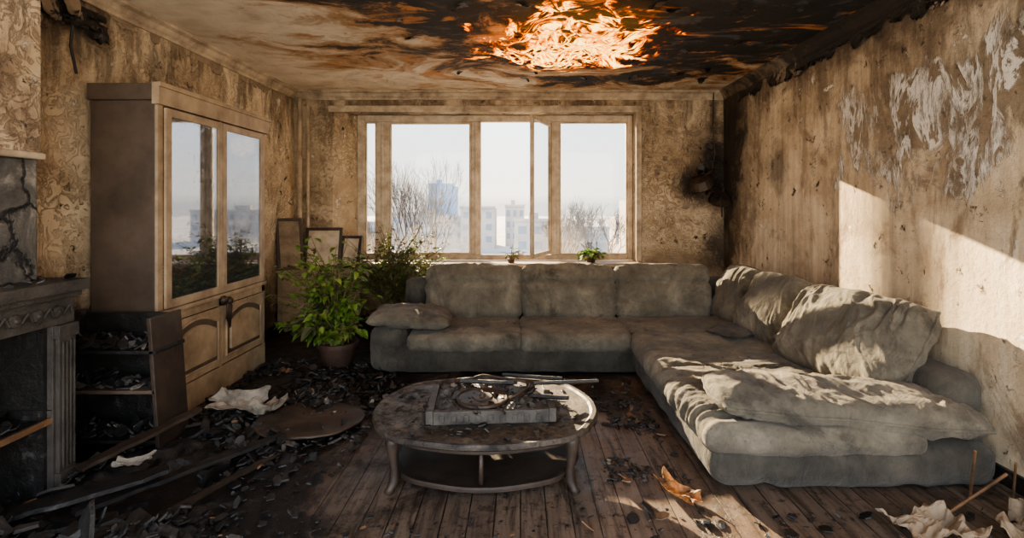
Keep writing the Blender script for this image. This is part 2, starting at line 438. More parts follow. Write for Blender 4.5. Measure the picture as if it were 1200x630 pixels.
# ------------------------------------------------------------------ cushions
def rbox_pts(half,r,n):
    vs=[];fs=[]
    for ax in range(3):
        for sg in(-1,1):
            o=len(vs); u,v=[(1,2),(2,0),(0,1)][ax]
            nu=max(3,int(n*half[u]/max(half))); nv=max(3,int(n*half[v]/max(half)))
            for i in range(nu+1):
                for j in range(nv+1):
                    p=[0,0,0]; p[ax]=sg*half[ax]
                    a=-1+2*i/nu; c=-1+2*j/nv
                    a=math.sin(a*math.pi/2)*.35+a*.65; c=math.sin(c*math.pi/2)*.35+c*.65
                    p[u]=a*half[u]; p[v]=c*half[v]; p=Vector(p)
                    q=Vector([max(-(half[k]-r),min(half[k]-r,p[k])) for k in range(3)])
                    d=(p-q); d=d.normalized()*r if d.length>1e-9 else d
                    vs.append(q+d)
            for i in range(nu):
                for j in range(nv):
                    k=o+i*(nv+1)+j; f=(k,k+nv+1,k+nv+2,k+1)
                    fs.append(f if sg>0 else f[::-1])
    return vs,fs
def softblock(name,x0,x1,y0,y1,z0,z1,r,parent,mat='fab',seed=0,amp=.012,n=60,puff=.03,wr=(1,1,1),T=None,sag=0,creases=()):
    half=((x1-x0)/2,(y1-y0)/2,(z1-z0)/2); c=Vector(((x0+x1)/2,(y0+y1)/2,(z0+z1)/2))
    vs,fs=rbox_pts(half,min(r,min(half)*.98),n)
    sv=Vector((seed*3.1,seed*1.7,seed*2.3)); out=[]
    w=Vector(wr)
    for p in vs:
        u=[p[k]/half[k] for k in range(3)]
        q=Vector(p)
        for k in range(3):
            a,b2=[(1,2),(2,0),(0,1)][k]
            q[k]+=puff*u[k]*(1-u[a]**2)*(1-u[b2]**2)
        if u[2]>0: q.z-=sag*(1-u[0]**2)*(1-u[1]**2)*u[2]
        nn=Vector((u[0]**3/half[0]**.3,u[1]**3/half[1]**.3,u[2]**3/half[2]**.3)); nn=nn.normalized() if nn.length>0 else nn
        pp=Vector((q.x*w.x,q.y*w.y,q.z*w.z))+sv
        wob=noise.noise(pp*1.3)*.5
        pw=pp+Vector((noise.noise(pp*2+sv),noise.noise(pp*2-sv),0))*.25
        rd=(1-abs(noise.noise(pw*4.5))*2.4); rd2=(1-abs(noise.noise(pw*10+sv))*2.4)
        dsp=amp*(wob*1.0+rd*1.0+rd2*.4+noise.noise(pp*16)*.15)
        for (ax,pos,wd,dp) in creases:
            dsp-=dp*math.exp(-((u[ax]-pos-.05*noise.noise(pp*3))/wd)**2)
        out.append(q+nn*dsp+c)
    b=MB(); b.add(out,fs,0,T)
    return b.done(name,mat,smooth=True,parent=parent,dbl=True)
def pillow(name,w,d,h,T,parent,mat='fab',seed=0,amp=.015,n=70,wr=(1,1),pin=.42,bow=0,fan=0):
    nu=n; nv=max(16,int(n*d/w)); vs=[];fs=[]
    for sgn in(1,-1):
        o=len(vs)
        for i in range(nu+1):
            for j in range(nv+1):
                u=-1+2*i/nu; v=-1+2*j/nv
                u=math.sin(u*math.pi/2)*.5+u*.5; v=math.sin(v*math.pi/2)*.5+v*.5
                e=max(0,(1-abs(u)**3.2))*max(0,(1-abs(v)**3.2)); t=e**pin
                rx=1-.06*(v*v)*(abs(u)**3); ry=1-.06*(u*u)*(abs(v)**3)
                P=Vector((u*wr[0]*w,v*wr[1]*d,seed*3.7+sgn*.7))
                pw=P+Vector((noise.noise(P*1.6),noise.noise(P*1.6+Vector((5,5,5))),0))*.35
                # long soft folds, bent diagonally across the cover
                pd=Vector((pw.x+pw.y*fan,(pw.y-pw.x*fan)*.55,pw.z))
                rim=.5+.5*max(abs(u),abs(v))**2
                wrk=((1-abs(noise.noise(pd*3.6))*2.6)+.35*(1-abs(noise.noise(pd*7.5+Vector((2,2,2))))*2.6))*rim+noise.noise(P*12)*.12
                z=sgn*(h/2*t)+ sgn*amp*wrk*min(1,t*1.5)
                ex=noise.noise(Vector((u*4,v*4,seed)))*.012
                vs.append((u*w/2*rx+ex,v*d/2*ry+ex,z+bow*(u*u)+noise.noise(Vector((u*1.5,v*1.5,seed+9)))*amp))
        for i in range(nu):
            for j in range(nv):
                k=o+i*(nv+1)+j; f=(k,k+nv+1,k+nv+2,k+1)
                fs.append(f if sgn>0 else f[::-1])
    b=MB(); b.add(vs,fs,0,T)
    idx=[i*(nv+1) for i in range(nu+1)]+[nu*(nv+1)+j for j in range(1,nv+1)]+[i*(nv+1)+nv for i in range(nu-1,-1,-1)]+[j for j in range(nv-1,0,-1)]
    rimpts=[T@Vector(vs[k]) for k in idx]; rimpts.append(rimpts[0])
    b.tube(rimpts,.009,6,0,cap=False)
    return b.done(name,mat,smooth=True,parent=parent,dbl=True)
def TR(loc,rx=0,ry=0,rz=0):
    return Matrix.Translation(Vector(loc))@Euler((math.radians(rx),math.radians(ry),math.radians(rz)),'XYZ').to_matrix().to_4x4()

# ------------------------------------------------------------------ sectional sofa
sofa=empty('sectional_sofa')
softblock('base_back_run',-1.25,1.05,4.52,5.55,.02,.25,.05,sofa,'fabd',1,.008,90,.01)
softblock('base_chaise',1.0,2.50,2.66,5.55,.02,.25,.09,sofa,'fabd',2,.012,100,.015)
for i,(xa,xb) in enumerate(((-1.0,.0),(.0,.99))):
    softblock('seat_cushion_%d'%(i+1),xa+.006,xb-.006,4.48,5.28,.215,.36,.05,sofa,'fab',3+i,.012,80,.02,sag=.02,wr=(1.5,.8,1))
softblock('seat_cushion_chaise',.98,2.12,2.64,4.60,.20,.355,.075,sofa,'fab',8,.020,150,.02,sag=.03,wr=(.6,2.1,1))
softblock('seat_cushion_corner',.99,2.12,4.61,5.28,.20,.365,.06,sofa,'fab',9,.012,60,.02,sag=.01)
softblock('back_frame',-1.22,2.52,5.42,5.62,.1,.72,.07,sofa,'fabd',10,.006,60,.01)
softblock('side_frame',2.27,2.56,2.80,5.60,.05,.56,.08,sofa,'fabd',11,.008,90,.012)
for i,(xa,xb) in enumerate(((-.97,.01),(.01,.98),(.98,1.95))):
    c=((xa+xb)/2,5.34,.60)
    T=Matrix.Translation(Vector(c))@Matrix.Rotation(math.radians(-9),4,'X')@Matrix.Translation(-Vector(c))
    softblock('back_cushion_%d'%(i+1),xa+.010,xb-.010,5.21,5.46,.335,.865,.075,sofa,'fab',14+i,.011,96,.024,wr=(1.3,.8,1.1),T=T,creases=((2,.35,.09,.02),))
def leancush(name,y0,y1,h,th,seed,lean,amp,x,rz=0,fan=.5):
    w=y1-y0
    T=Matrix.Translation(Vector((x,(y0+y1)/2,.335)))@Matrix.Rotation(math.radians(rz),4,'Z')@Matrix.Rotation(math.radians(lean),4,'Y')@Matrix(((0,0,-1,0),(-1,0,0,0),(0,1,0,h/2),(0,0,0,1)))
    pillow(name,w,h,th,T,sofa,'fab',seed,amp,130,(1.2,1.1),.40,0,fan)
leancush('side_cushion_1',2.93,3.98,.66,.32,21,34,.026,2.04,9)
leancush('side_cushion_2',4.07,4.76,.62,.28,22,29,.020,2.03,8,.4)
leancush('side_cushion_3',4.83,5.38,.60,.28,23,25,.018,2.03,4,.3)
softblock('arm_left_base',-1.34,-1.02,4.54,5.55,.02,.40,.08,sofa,'fabd',30,.010,60,.01)
T=TR((-1.03,4.86,.455),-3,4,6)
pillow('arm_left_pillow',.74,.74,.17,T,sofa,'fab',31,.014,80,(1.4,.7),.42,-.02)
T=TR((1.76,2.86,.405),5,3,-5)
pillow('arm_front_pillow',1.40,.46,.17,T,sofa,'fab',33,.020,160,(1.5,.9),.42,.0,.6)
T=TR((1.86,4.45,.40),0,0,20)
pillow('throw_scrap',.35,.3,.06,T,sofa,'fabd',37,.02,30,(1,1),.5)

# ------------------------------------------------------------------ coffee table
tab=empty('coffee_table'); cx,cy=-.20,2.98
def supell(a,bb,n,N=96,wav=.012):
    out=[]
    for k in range(N):
        w=2*math.pi*k/N; c,s_=math.cos(w),math.sin(w)
        r=1+wav*math.cos(8*w)
        out.append((cx+a*r*math.copysign(abs(c)**(2/n),c),cy+bb*r*math.copysign(abs(s_)**(2/n),s_)))
    return out
b=MB()
def rim(a,bb,n,z0,z1,lip,mi=0):
    prof=[(.97,z0),(1.0,z0+lip*.4),(1.0,z1-lip*.4),(.985,z1),(.95,z1),(.93,z1-.008),(.0001,z1-.008)]
    base=supell(a,bb,n); N=len(base); vs=[];fs=[]
    for r,z in prof:
        for p in base: vs.append((cx+(p[0]-cx)*r,cy+(p[1]-cy)*r,z))
    for i in range(len(prof)-1):
        for k in range(N):
            k2=(k+1)%N; fs.append((i*N+k,i*N+k2,(i+1)*N+k2,(i+1)*N+k))
    fs.append(tuple(range(N))[::-1])
    b.add(vs,fs,mi)
m=M('scorched_veneer')
n1=m.noise(5,12,.75,.5); n2=m.noise(14,10,.75)
cc=m.ramp(n1,[(.35,(32,29,28)),(.5,(68,60,53)),(.66,(110,100,88))])
cc=m.mix(m.sm(n2,.53,.60,0,.85),cc,(24,22,21))
MAT['ctop']=m.fin(cc,m.sm(n2,.4,.6,.42,.75),m.bump(m.noise(30,8,.75),.7,.006))
rim(.635,.50,2.5,.30,.335,.03); b.done('top','ctop',parent=tab)
MAT['cleg']=simple('dark_carved_wood',(38,31,27),(68,56,48),6,.5,.4,30)
b=MB(); bs=supell(.54,.41,2.5); b.prism(bs,.245,.30); b.done('apron','cleg',bevel=.006,parent=tab)
b=MB(); rim(.53,.42,2.3,.055,.085,.02); b.done('lower_shelf','cleg',parent=tab)
b=MB()
for sx,sy in((-1,-1),(1,-1),(-1,1),(1,1)):
    x=cx+sx*.46; y=cy+sy*.30
    ox,oy=sx*.03,sy*.02
    b.tube([(x,y,.30),(x+ox*.4,y+oy*.4,.26),(x+ox*.3,y+oy*.3,.20),(x,y,.12),(x,y,.06),(x+ox*.6,y+oy*.6,.02),(x+ox,y+oy,.0)],[.040,.038,.026,.022,.028,.022,.026],10)
b.tube([(cx,cy-.38,.085),(cx,cy-.38,.245)],[.014,.011],8)
b.tube([(cx,cy+.38,.085),(cx,cy+.38,.245)],[.014,.011],8)
b.done('legs','cleg',smooth=True,parent=tab)
rp=empty('burnt_record_player')
MAT['rp']=simple('soot_covered_plastic',(36,34,33),(84,79,74),12,.55,.7,50)
T=TR((-.17,2.95,.328),0,0,4)
b=MB(); b.box(-.34,.34,-.20,.20,0,.055,0,T); b.box(-.35,-.31,-.21,.21,.0,.075,0,T); b.box(.31,.35,-.21,.21,0,.075,0,T); b.box(-.31,.31,-.21,-.185,0,.07,0,T)
for i in range(9): b.box(-.28+i*.065,-.25+i*.065,-.216,-.209,.015,.05,0,T)
b.done('plinth','rp',bevel=.005,parent=rp)
b=MB(); b.lathe([(.15,.055),(.155,.065),(.15,.075),(.14,.078),(.135,.072),(.06,.072),(.055,.078),(.02,.078),(.012,.09),(.004,.092)],c=(-.05,-.01,0),seg=40,T=T); b.done('platter','metal',smooth=False,parent=rp)
b=MB(); b.tube([T@Vector(p) for p in((.24,.13,.06),(.24,.13,.10),(.22,.02,.105),(.10,-.09,.09))],.008,8); b.tube([T@Vector(p) for p in((.24,.13,.055),(.24,.13,.11))],.028,12)
b.tube([T@Vector(p) for p in((-.22,.22,.07),(-.05,.24,.115),(.30,.1,.10),(.44,.16,.085))],.008,6)
b.done('tonearm','metal',smooth=True,parent=rp)

# ------------------------------------------------------------------ crumple sheets / shards
def sheet(name,mat,loc,size,amp,seed,rz=0,lift=0,n=26,tilt=(0,0),solid=.004,freq=4):
    vs=[];fs=[]
    for i in range(n+1):
        for j in range(n+1):
            u=-.5+i/n; v=-.5+j/n
            q=Vector((u*freq,v*freq,seed*5.))
            e=1+.35*noise.noise(Vector((math.atan2(v,u)*1.5,seed,3)))
            z=amp*((1-abs(noise.noise(q))*2)+.5*(1-abs(noise.noise(q*2.3))*2))+lift*4*(u*u+v*v)
            vs.append((u*size[0]*e+amp*.4*noise.noise(q+Vector((7,0,0))),v*size[1]*e+amp*.4*noise.noise(q+Vector((0,7,0))),z))
    for i in range(n):
        for j in range(n):
            k=i*(n+1)+j; fs.append((k,k+n+1,k+n+2,k+1))
    b=MB(); T=TR((0,0,0),tilt[0],tilt[1],rz); vs=[T@Vector(p) for p in vs]
    mz=min(p.z for p in vs); vs=[p+Vector((loc[0],loc[1],loc[2]-mz+.003)) for p in vs]
    b.add(vs,fs); o=b.done(name,mat,smooth=False,recalc=False)
    s=o.modifiers.new('s','SOLIDIFY'); s.thickness=solid; s.offset=1
    return o
def shard(b,x,y,z,r,mi=0,th=None,flat=.25):
    k=random.randint(4,7); a0=random.random()*6.28; asp=random.uniform(.35,1)
    poly=[]
    for i in range(k):
        w=a0+2*math.pi*i/k+random.uniform(-.25,.25); rr=r*random.uniform(.6,1)
        poly.append((rr*math.cos(w),rr*asp*math.sin(w)))
    th=th or r*random.uniform(.06,.25)
    rx=random.gauss(0,flat);ry=random.gauss(0,flat)
    T=Matrix.Translation((x,y,z))@Euler((rx,ry,random.random()*6.28)).to_matrix().to_4x4()
    n=len(poly)
    vs=[T@Vector((p[0],p[1],0)) for p in poly]+[T@Vector((p[0]*.9,p[1]*.9,th)) for p in poly]
    mz=min(v.z for v in vs)
    if mz<z: vs=[v+Vector((0,0,z-mz)) for v in vs]
    fs=[tuple(range(n))[::-1],tuple(range(n,2*n))]+[(i,(i+1)%n,n+(i+1)%n,n+i) for i in range(n)]
    b.add(vs,fs,mi)
def in_furn(x,y):
    if x>.93 and y>2.6: return True
    if -1.4<x<1 and y>4.45: return True
    if x<-2.38 and (y<2.82 or 3.38<y<4.9): return True
    if (x+1.72)**2+(y-4.82)**2<.05: return True
    return False
def hz(x,y,x0,x1,y0,y1,h,seed):
    if not(x0<x<x1 and y0<y<y1): return 0
    u=(x-x0)/(x1-x0);v=(y-y0)/(y1-y0)
    e=(1-(2*u-1)**4)*(1-(2*v-1)**4); q=Vector((x,y,seed))
    return h*e*max(0,(.35+noise.noise(q*1.8)+.5*noise.noise(q*6)+.3*noise.noise(q*15)))
HE=((-2.42,-1.3,1.7,3.3,.14,3),(-2.35,-1.15,3.3,4.6,.10,5))
b=MB()
def heap(x0,x1,y0,y1,h,seed,n=80):
    vs=[];fs=[]
    for i in range(n+1):
        for j in range(n+1):
            x=x0+(x1-x0)*i/n;y=y0+(y1-y0)*j/n
            vs.append((x,y,hz(x,y,x0,x1,y0,y1,h,seed)-.002))
    for i in range(n):
        for j in range(n):
            k=i*(n+1)+j; fs.append((k,k+n+1,k+n+2,k+1))
    b.add(vs,fs,0)
for q in HE: heap(*q)
def scatter(N,x0,x1,y0,y1,rs,wt,flat=.25,pile=0,keep=None):
    for _ in range(N):
        x=random.uniform(x0,x1);y=random.uniform(y0,y1)
        if in_furn(x,y): continue
        if keep and random.random()>keep(x,y): continue
        cl=noise.noise(Vector((x*1.7,y*1.7,3)))
        if random.random()>.45+cl*1.5: continue
        r=random.uniform(*rs)*random.choice((.5,.7,1,1.2))
        zz=max(hz(x,y,*q) for q in HE)
        shard(b,x,y,zz+random.random()*pile*max(0,cl+.3),r,random.choices(range(len(wt)),wt)[0],flat=flat)
DM=['char','ash','paper','woodraw']
scatter(7500,-2.4,-1.0,1.9,4.9,(.010,.045),(9,1.4,.12,.2),.35,.05,lambda x,y:min(1,(-x-.9)/1.0+.2))
scatter(2600,-2.4,-1.1,3.3,4.7,(.012,.05),(9,1.6,.2,.25),.35,.05)
scatter(320,-2.4,-1.5,1.9,3.4,(.05,.10),(9,1.2,.0,.2),.4,.05)
b.done('charred_debris',DM,recalc=False); b=MB()
scatter(1500,-1.0,.95,3.52,4.44,(.008,.035),(8,2,.2,.3),.25,.01)
b.done('charred_debris',DM,recalc=False); b=MB()
scatter(600,.47,.96,2.75,3.5,(.01,.04),(8,3,.4,.4),.25,.02)
b.done('charred_debris',DM,recalc=False); b=MB()
scatter(500,.3,2.5,2.0,2.52,(.01,.04),(8,2,.3,.6),.3,.02)
b.done('charred_debris',DM,recalc=False); b=MB()
scatter(400,-1.0,.3,1.9,2.45,(.005,.02),(8,3,.3,.3),.2,.0)
b.done('charred_debris',DM,recalc=False)
b=MB()
for _ in range(340):
    x=random.gauss(-.2,.26);y=random.gauss(2.98,.2)
    if ((x+.2)/.58)**2+((y-2.98)/.45)**2>1: continue
    inside=abs(x+.17)<.36 and abs(y-2.95)<.22
    shard(b,x,y,.385 if inside else .329,random.uniform(.006,.035),random.choices((0,1,2),(7,4,.3))[0],flat=.3)
for q in range(5):
    x0,y0=random.uniform(-.45,.1),random.uniform(2.9,3.2); a=random.uniform(-.5,.5); l=random.uniform(.2,.4)
    b.tube([(x0,y0,.41+.015*q),(x0+l*math.cos(a),y0+l*math.sin(a),.43+.01*q)],.012,5,0)
b.done('rubble',['char','ash','paper'],recalc=False,parent=rp)
b=MB()
for _ in range(500):
    if random.random()<.5: x=random.uniform(1.1,1.9);y=random.uniform(3.0,5.1)
    else: x=random.uniform(-.9,1.6);y=random.uniform(4.6,5.15)
    shard(b,x,y,.352,random.uniform(.004,.016)*random.choice((1,1,1.8)),random.choices((0,1,2),(7,4,.5))[0],flat=.15)
b.done('soot_flakes',['char','ash','paper'],recalc=False,parent=sofa)

# crumpled papers & scraps
sheet('crumpled_paper','paper',(-1.98,3.62,.05),(.34,.18),.025,1,20,.05,tilt=(28,8),freq=2.5)
sheet('crumpled_paper','paper',(-1.75,3.50,.05),(.28,.15),.022,2,60,.05,tilt=(-18,12),freq=2.5)
sheet('crumpled_paper','paper',(-2.12,2.80,.07),(.18,.08),.015,3,20,.02,freq=2.5)
sheet('fallen_wallpaper','plasterchunk',(1.86,2.31,.0),(.34,.20),.05,6,10,.01,freq=2.0)
sheet('fallen_wallpaper','plasterchunk',(2.30,2.27,.0),(.36,.24),.06,7,40,.0,freq=2.0)
sheet('smouldering_scrap','ember',(.80,2.64,.0),(.22,.11),.015,8,-50,.03,n=20,tilt=(0,8),freq=2)
b=MB()
N=60; vs=[];fs=[]
for ring,(rr,z) in enumerate(((1,.012),(1.0,.022),(.97,.026),(.6,.022),(.3,.024),(.001,.022))):
    for k in range(N):
        w=2*math.pi*k/N; q=1+.06*noise.noise(Vector((math.cos(w)*2,math.sin(w)*2,4)))
        vs.append((-1.42+.36*rr*q*math.cos(w),3.45+.30*rr*q*math.sin(w),.04+z+.012*noise.noise(Vector((math.cos(w)*rr*3,math.sin(w)*rr*3,1)))))
for i in range(5):
    for k in range(N): fs.append((i*N+k,i*N+(k+1)%N,(i+1)*N+(k+1)%N,(i+1)*N+k))
fs.append(tuple(range(N))[::-1]); b.add(vs,fs); b.done('burnt_pan_lid',simple('rusty_lid',(44,37,33),(80,66,57),6,.5,.7,20),smooth=True)

def plank(name,p0,p1,w,th,mat='char',twist=0):
    p0=Vector(p0);p1=Vector(p1);d=p1-p0;L=d.length;x=d.normalized();y=Vector((0,0,1)).cross(x).normalized();z=x.cross(y)
    vs=[];fs=[];n=18
    for i in range(n+1):
        t=i/n; c=p0+d*t; ww=w*(1+.25*noise.noise(Vector((t*4,w*50,1))))*(1-.5*max(0,t-.85)/.15)
        j=noise.noise(Vector((t*9,w*90,5)))*.01
        for a,bz in((-1,0),(1,0),(1,1),(-1,1)): vs.append(c+y*(a*ww/2+j)+z*(bz*th))
    for i in range(n):
        for k in range(4): fs.append((i*4+k,i*4+(k+1)%4,(i+1)*4+(k+1)%4,(i+1)*4+k))
    fs+= [(3,2,1,0),(n*4,n*4+1,n*4+2,n*4+3)]
    b=MB();b.add(vs,fs);return b.done(name,mat)
plank('burnt_plank',(-2.33,2.70,.10),(-2.06,3.30,.18),.07,.02,'cleg')
plank('burnt_plank',(-2.05,2.35,.08),(-1.45,3.15,.08),.06,.02,'char')
plank('burnt_plank',(-2.3,2.3,.10),(-1.8,2.62,.14),.12,.02,'char')
plank('burnt_plank',(-1.72,2.25,.05),(-1.42,3.0,.04),.03,.015,'cleg')
b=MB()
b.tube([(2.30,2.62,.0),(2.22,2.5,.30)],.007,6);b.tube([(2.50,2.6,0),(2.38,2.46,.26)],.006,6);b.tube([(2.02,2.45,.01),(2.42,2.55,.16)],.008,6)
b.done('broken_lath','woodraw')

# ------------------------------------------------------------------ display cabinet
cab=empty('display_cabinet'); FX=-2.42; CY0,CY1=3.416,4.84
b=MB()
b.box(XL+.03,FX-.02,CY0,CY0+.03,0,2.20); b.box(XL+.03,FX-.02,CY1-.03,CY1,0,2.20)
b.box(XL+.03,XL+.045,CY0+.03,CY1-.03,.0,2.20); b.box(XL+.045,FX-.02,CY0+.03,CY1-.03,.72,.75)
b.box(XL+.045,FX-.05,CY0+.03,CY1-.03,1.2,1.22);b.box(XL+.045,FX-.05,CY0+.03,CY1-.03,1.7,1.72)
b.box(XL+.02,FX+.0,CY0-.02,CY1+.02,2.20,2.31)
b.done('carcass','cab_side',bevel=.006,parent=cab)
b=MB()
b.box(FX-.02,FX+.03,CY0-.03,CY1+.03,2.17,2.315); b.box(FX+.03,FX+.045,CY0-.04,CY1+.04,2.285,2.315)
b.box(FX-.02,FX,CY0,CY1,.69,.79); b.box(FX,FX+.02,CY0,CY1,.755,.785)
b.box(FX-.02,FX+.005,CY0,CY1,.0,.20)
b.box(FX-.02,FX,CY0,CY0+.05,.2,2.17); b.box(FX-.02,FX,CY1-.05,CY1,.2,2.17)
ym=(CY0+CY1)/2
b.box(FX-.02,FX,ym-.02,ym+.02,.2,2.17)
for y0,y1 in((CY0+.055,ym-.005),(ym+.005,CY1-.055)):
    w=.055
    b.box(FX,FX+.02,y0,y0+w,.795,2.16);b.box(FX,FX+.02,y1-w,y1,.795,2.16)
    b.box(FX,FX+.02,y0+w,y1-w,.795,.795+w);b.box(FX,FX+.02,y0+w,y1-w,2.16-w,2.16)
    b.box(FX,FX+.012,y0,y1,.215,.685)
    def archpts(ins):
        a0,a1=y0+ins,y1-ins; zb=.215+ins; zt=.685-ins-.05; N=16
        poly=[(a0,zb),(a1,zb),(a1,zt)]
        for i in range(1,N):
            t=i/N; poly.append((a1+(a0-a1)*t,zt+.07*math.sin(math.pi*t)))
        poly.append((a0,zt)); return poly
    def arch(ins,xx0,xx1,mi=0):
        poly=archpts(ins); n=len(poly)
        vs=[(xx0,p[0],p[1]) for p in poly]+[(xx1,p[0],p[1]) for p in poly]
        b.add(vs,[tuple(range(n)),tuple(range(n,2*n))[::-1]]+[(i,(i+1)%n,n+(i+1)%n,n+i) for i in range(n)],mi)
    arch(.06,FX+.012,FX+.014,1)
    arch(.10,FX+.014,FX+.034)
    ap=archpts(.055); b.tube([(FX+.016,p[0],p[1]) for p in ap]+[(FX+.016,ap[0][0],ap[0][1])],.009,6,0,cap=False)
b.done('doors_and_face',['cab_front','cab_side'],bevel=.004,parent=cab)
b=MB()
for y0,y1 in((CY0+.055,ym-.005),(ym+.005,CY1-.055)): b.box(FX+.006,FX+.012,y0+.05,y1-.05,.84,2.11)
b.done('door_glass','cglass',parent=cab)
b=MB()
for y,z in((ym-.03,.74),(ym+.05,.72)):
    b.lathe([(.006,0),(.03,.01),(.035,.03),(.02,.05),(.004,.055)],seg=14,T=Matrix.Translation((FX+.02,y,z))@Matrix.Rotation(math.pi/2,4,'Y'))
for i in range(5): b.tube([(FX+.03,ym+.02+i*.01,.74),(FX+.06,ym+.0+i*.015,.68),(FX+.05,ym+i*.012,.58-.02*i)],.006,5)
b.done('handles','metal',smooth=True,parent=cab)

bs=empty('broken_bookshelf'); b=MB()
x0,x1,y0,y1=-2.86,-2.17,3.08,3.36
for z in(.06,.36,.60): b.box(x0,x1-.03,y0,y1,z,z+.022,1 if z==.36 else 0)
b.box(x0,x0+.025,y0,y1,0,.82)
T=Matrix.Translation((x1,0,0))@Matrix.Rotation(math.radians(-4),4,'Y')@Matrix.Translation((-x1,0,0))
b.box(x1-.025,x1,y0,y1,.0,.82,2,T); b.box(x0,x1-.06,y1-.015,y1,0,.80)
b.done('frame',['char','cab_side','cleg'],bevel=.004,parent=bs)
b=MB()
for _ in range(380):
    z=random.choice((.083,.383,.623,.623)); shard(b,random.uniform(x0+.06,x1-.1),random.uniform(y0+.04,y1-.06),z,random.uniform(.02,.07),random.choices((0,1,2),(8,3,.3))[0],flat=.5)
b.done('contents',['char','ash','paper'],recalc=False,parent=bs)
plank('leaning_board',(-2.80,2.86,.0),(-2.86,3.02,1.02),.12,.02,'cab_side')

# ------------------------------------------------------------------ fireplace
fp=empty('fireplace'); b=MB(); MX=-2.43
b.box(XL,MX+.05,1.30,2.83,1.04,1.10); b.box(XL,MX+.025,1.32,2.81,1.01,1.04)
b.box(XL,MX,1.34,2.79,.87,1.01)
b.box(XL,MX,2.66,2.79,0,.87); b.box(XL,MX,1.34,1.47,0,.87)
b.box(MX,MX+.02,2.675,2.775,0,.86); b.box(MX,MX+.035,2.665,2.785,0,.10); b.box(MX,MX+.03,2.665,2.785,.80,.87)
for i in range(4): b.box(MX+.02,MX+.028,2.69+i*.022,2.70+i*.022,.12,.78)
for i in range(12):
    y=1.42+i*.115
    b.lathe([(.035,0),(.03,.012),(.012,.016),(.008,.024)],seg=10,T=Matrix.Translation((MX,y,.94))@Matrix.Rotation(math.pi/2,4,'Y'))
    b.tube([(MX+.006,y+.03,.92),(MX+.012,y+.06,.965),(MX+.006,y+.09,.92)],.008,5)
b.done('surround','stone',bevel=.006,parent=fp)
b=MB()
for _ in range(160): shard(b,random.uniform(-2.85,-2.42),random.uniform(1.5,2.8),1.10,random.uniform(.01,.045),random.choice((0,0,1)),flat=.3)
b.done('mantel_ash',['char','ash'],recalc=False,parent=fp)
b=MB(); b.box(XL+.01,XL+.04,1.47,2.66,0,.87,0); b.box(XL+.04,MX-.03,2.64,2.66,0,.87,0); b.box(XL+.04,MX-.02,1.47,2.64,.37,.39,0); b.box(MX-.02,MX-.005,1.47,2.66,.365,.395,1)
for _ in range(90): shard(b,random.uniform(-2.8,-2.5),random.uniform(1.8,2.6),random.choice((0.0,.39)),random.uniform(.02,.07),0,flat=.6)
b.done('hearth_shelf',['char','woodraw'],parent=fp)
b=MB(); b.box(XL,-2.55,1.30,2.72,1.775,ZC-.0); b.done('wall_chimney_breast','wl')
b=MB(); b.box(XL,-2.555,1.32,2.71,1.10,1.74); b.done('overmantel_slab','slate',bevel=.01)
b=MB(); b.box(XL,-2.53,1.30,2.735,1.74,1.775); b.done('trim_5','plaster_trim',bevel=.01)
b=MB(); b.tube([(-2.45,2.60,.80),(-2.42,2.2,.62),(-2.4,2.62,.45)],.003,5); b.done('hanging_wire','wire')

# ------------------------------------------------------------------ back-left corner
sb=MB()
sb.box(-2.86,-2.0,6.02,6.40,.06,.70); sb.box(-2.88,-1.98,6.0,6.41,.70,.73)
for z in(.12,.42): sb.box(-2.80,-2.06,6.0,6.02,z,z+.25)
for x in(-2.8,-2.1): sb.box(x,x+.05,6.05,6.35,0,.06)
sb.done('sideboard','cab_front',bevel=.006)
def frame(name,w,h,T,canv='plasterchunk'):
    b=MB(); f=.035
    b.box(-w/2,-w/2+f,0,.025,0,h,0,T);b.box(w/2-f,w/2,0,.025,0,h,0,T);b.box(-w/2+f,w/2-f,0,.025,0,f,0,T);b.box(-w/2+f,w/2-f,0,.025,h-f,h,0,T)
    b.box(-w/2+f,w/2-f,.008,.016,f,h-f,1,T); b.done(name,['cleg',canv],bevel=.003)
frame('picture_frame',.44,.50,TR((-2.42,6.22,.735),-14,0,4),'wframe')
frame('picture_frame',.30,.62,TR((-2.72,6.08,.735),-12,0,38),'plasterchunk')
frame('picture_frame',.26,.40,TR((-2.10,6.24,.735),-16,0,-6),'wframe')
b=MB(); b.tube([(-2.80,6.50,.0),(-2.80,6.50,2.85)],.028,10); b.tube([(-2.70,6.51,.0),(-2.70,6.51,2.85)],.018,10); b.done('heating_pipe','wframe',smooth=True)

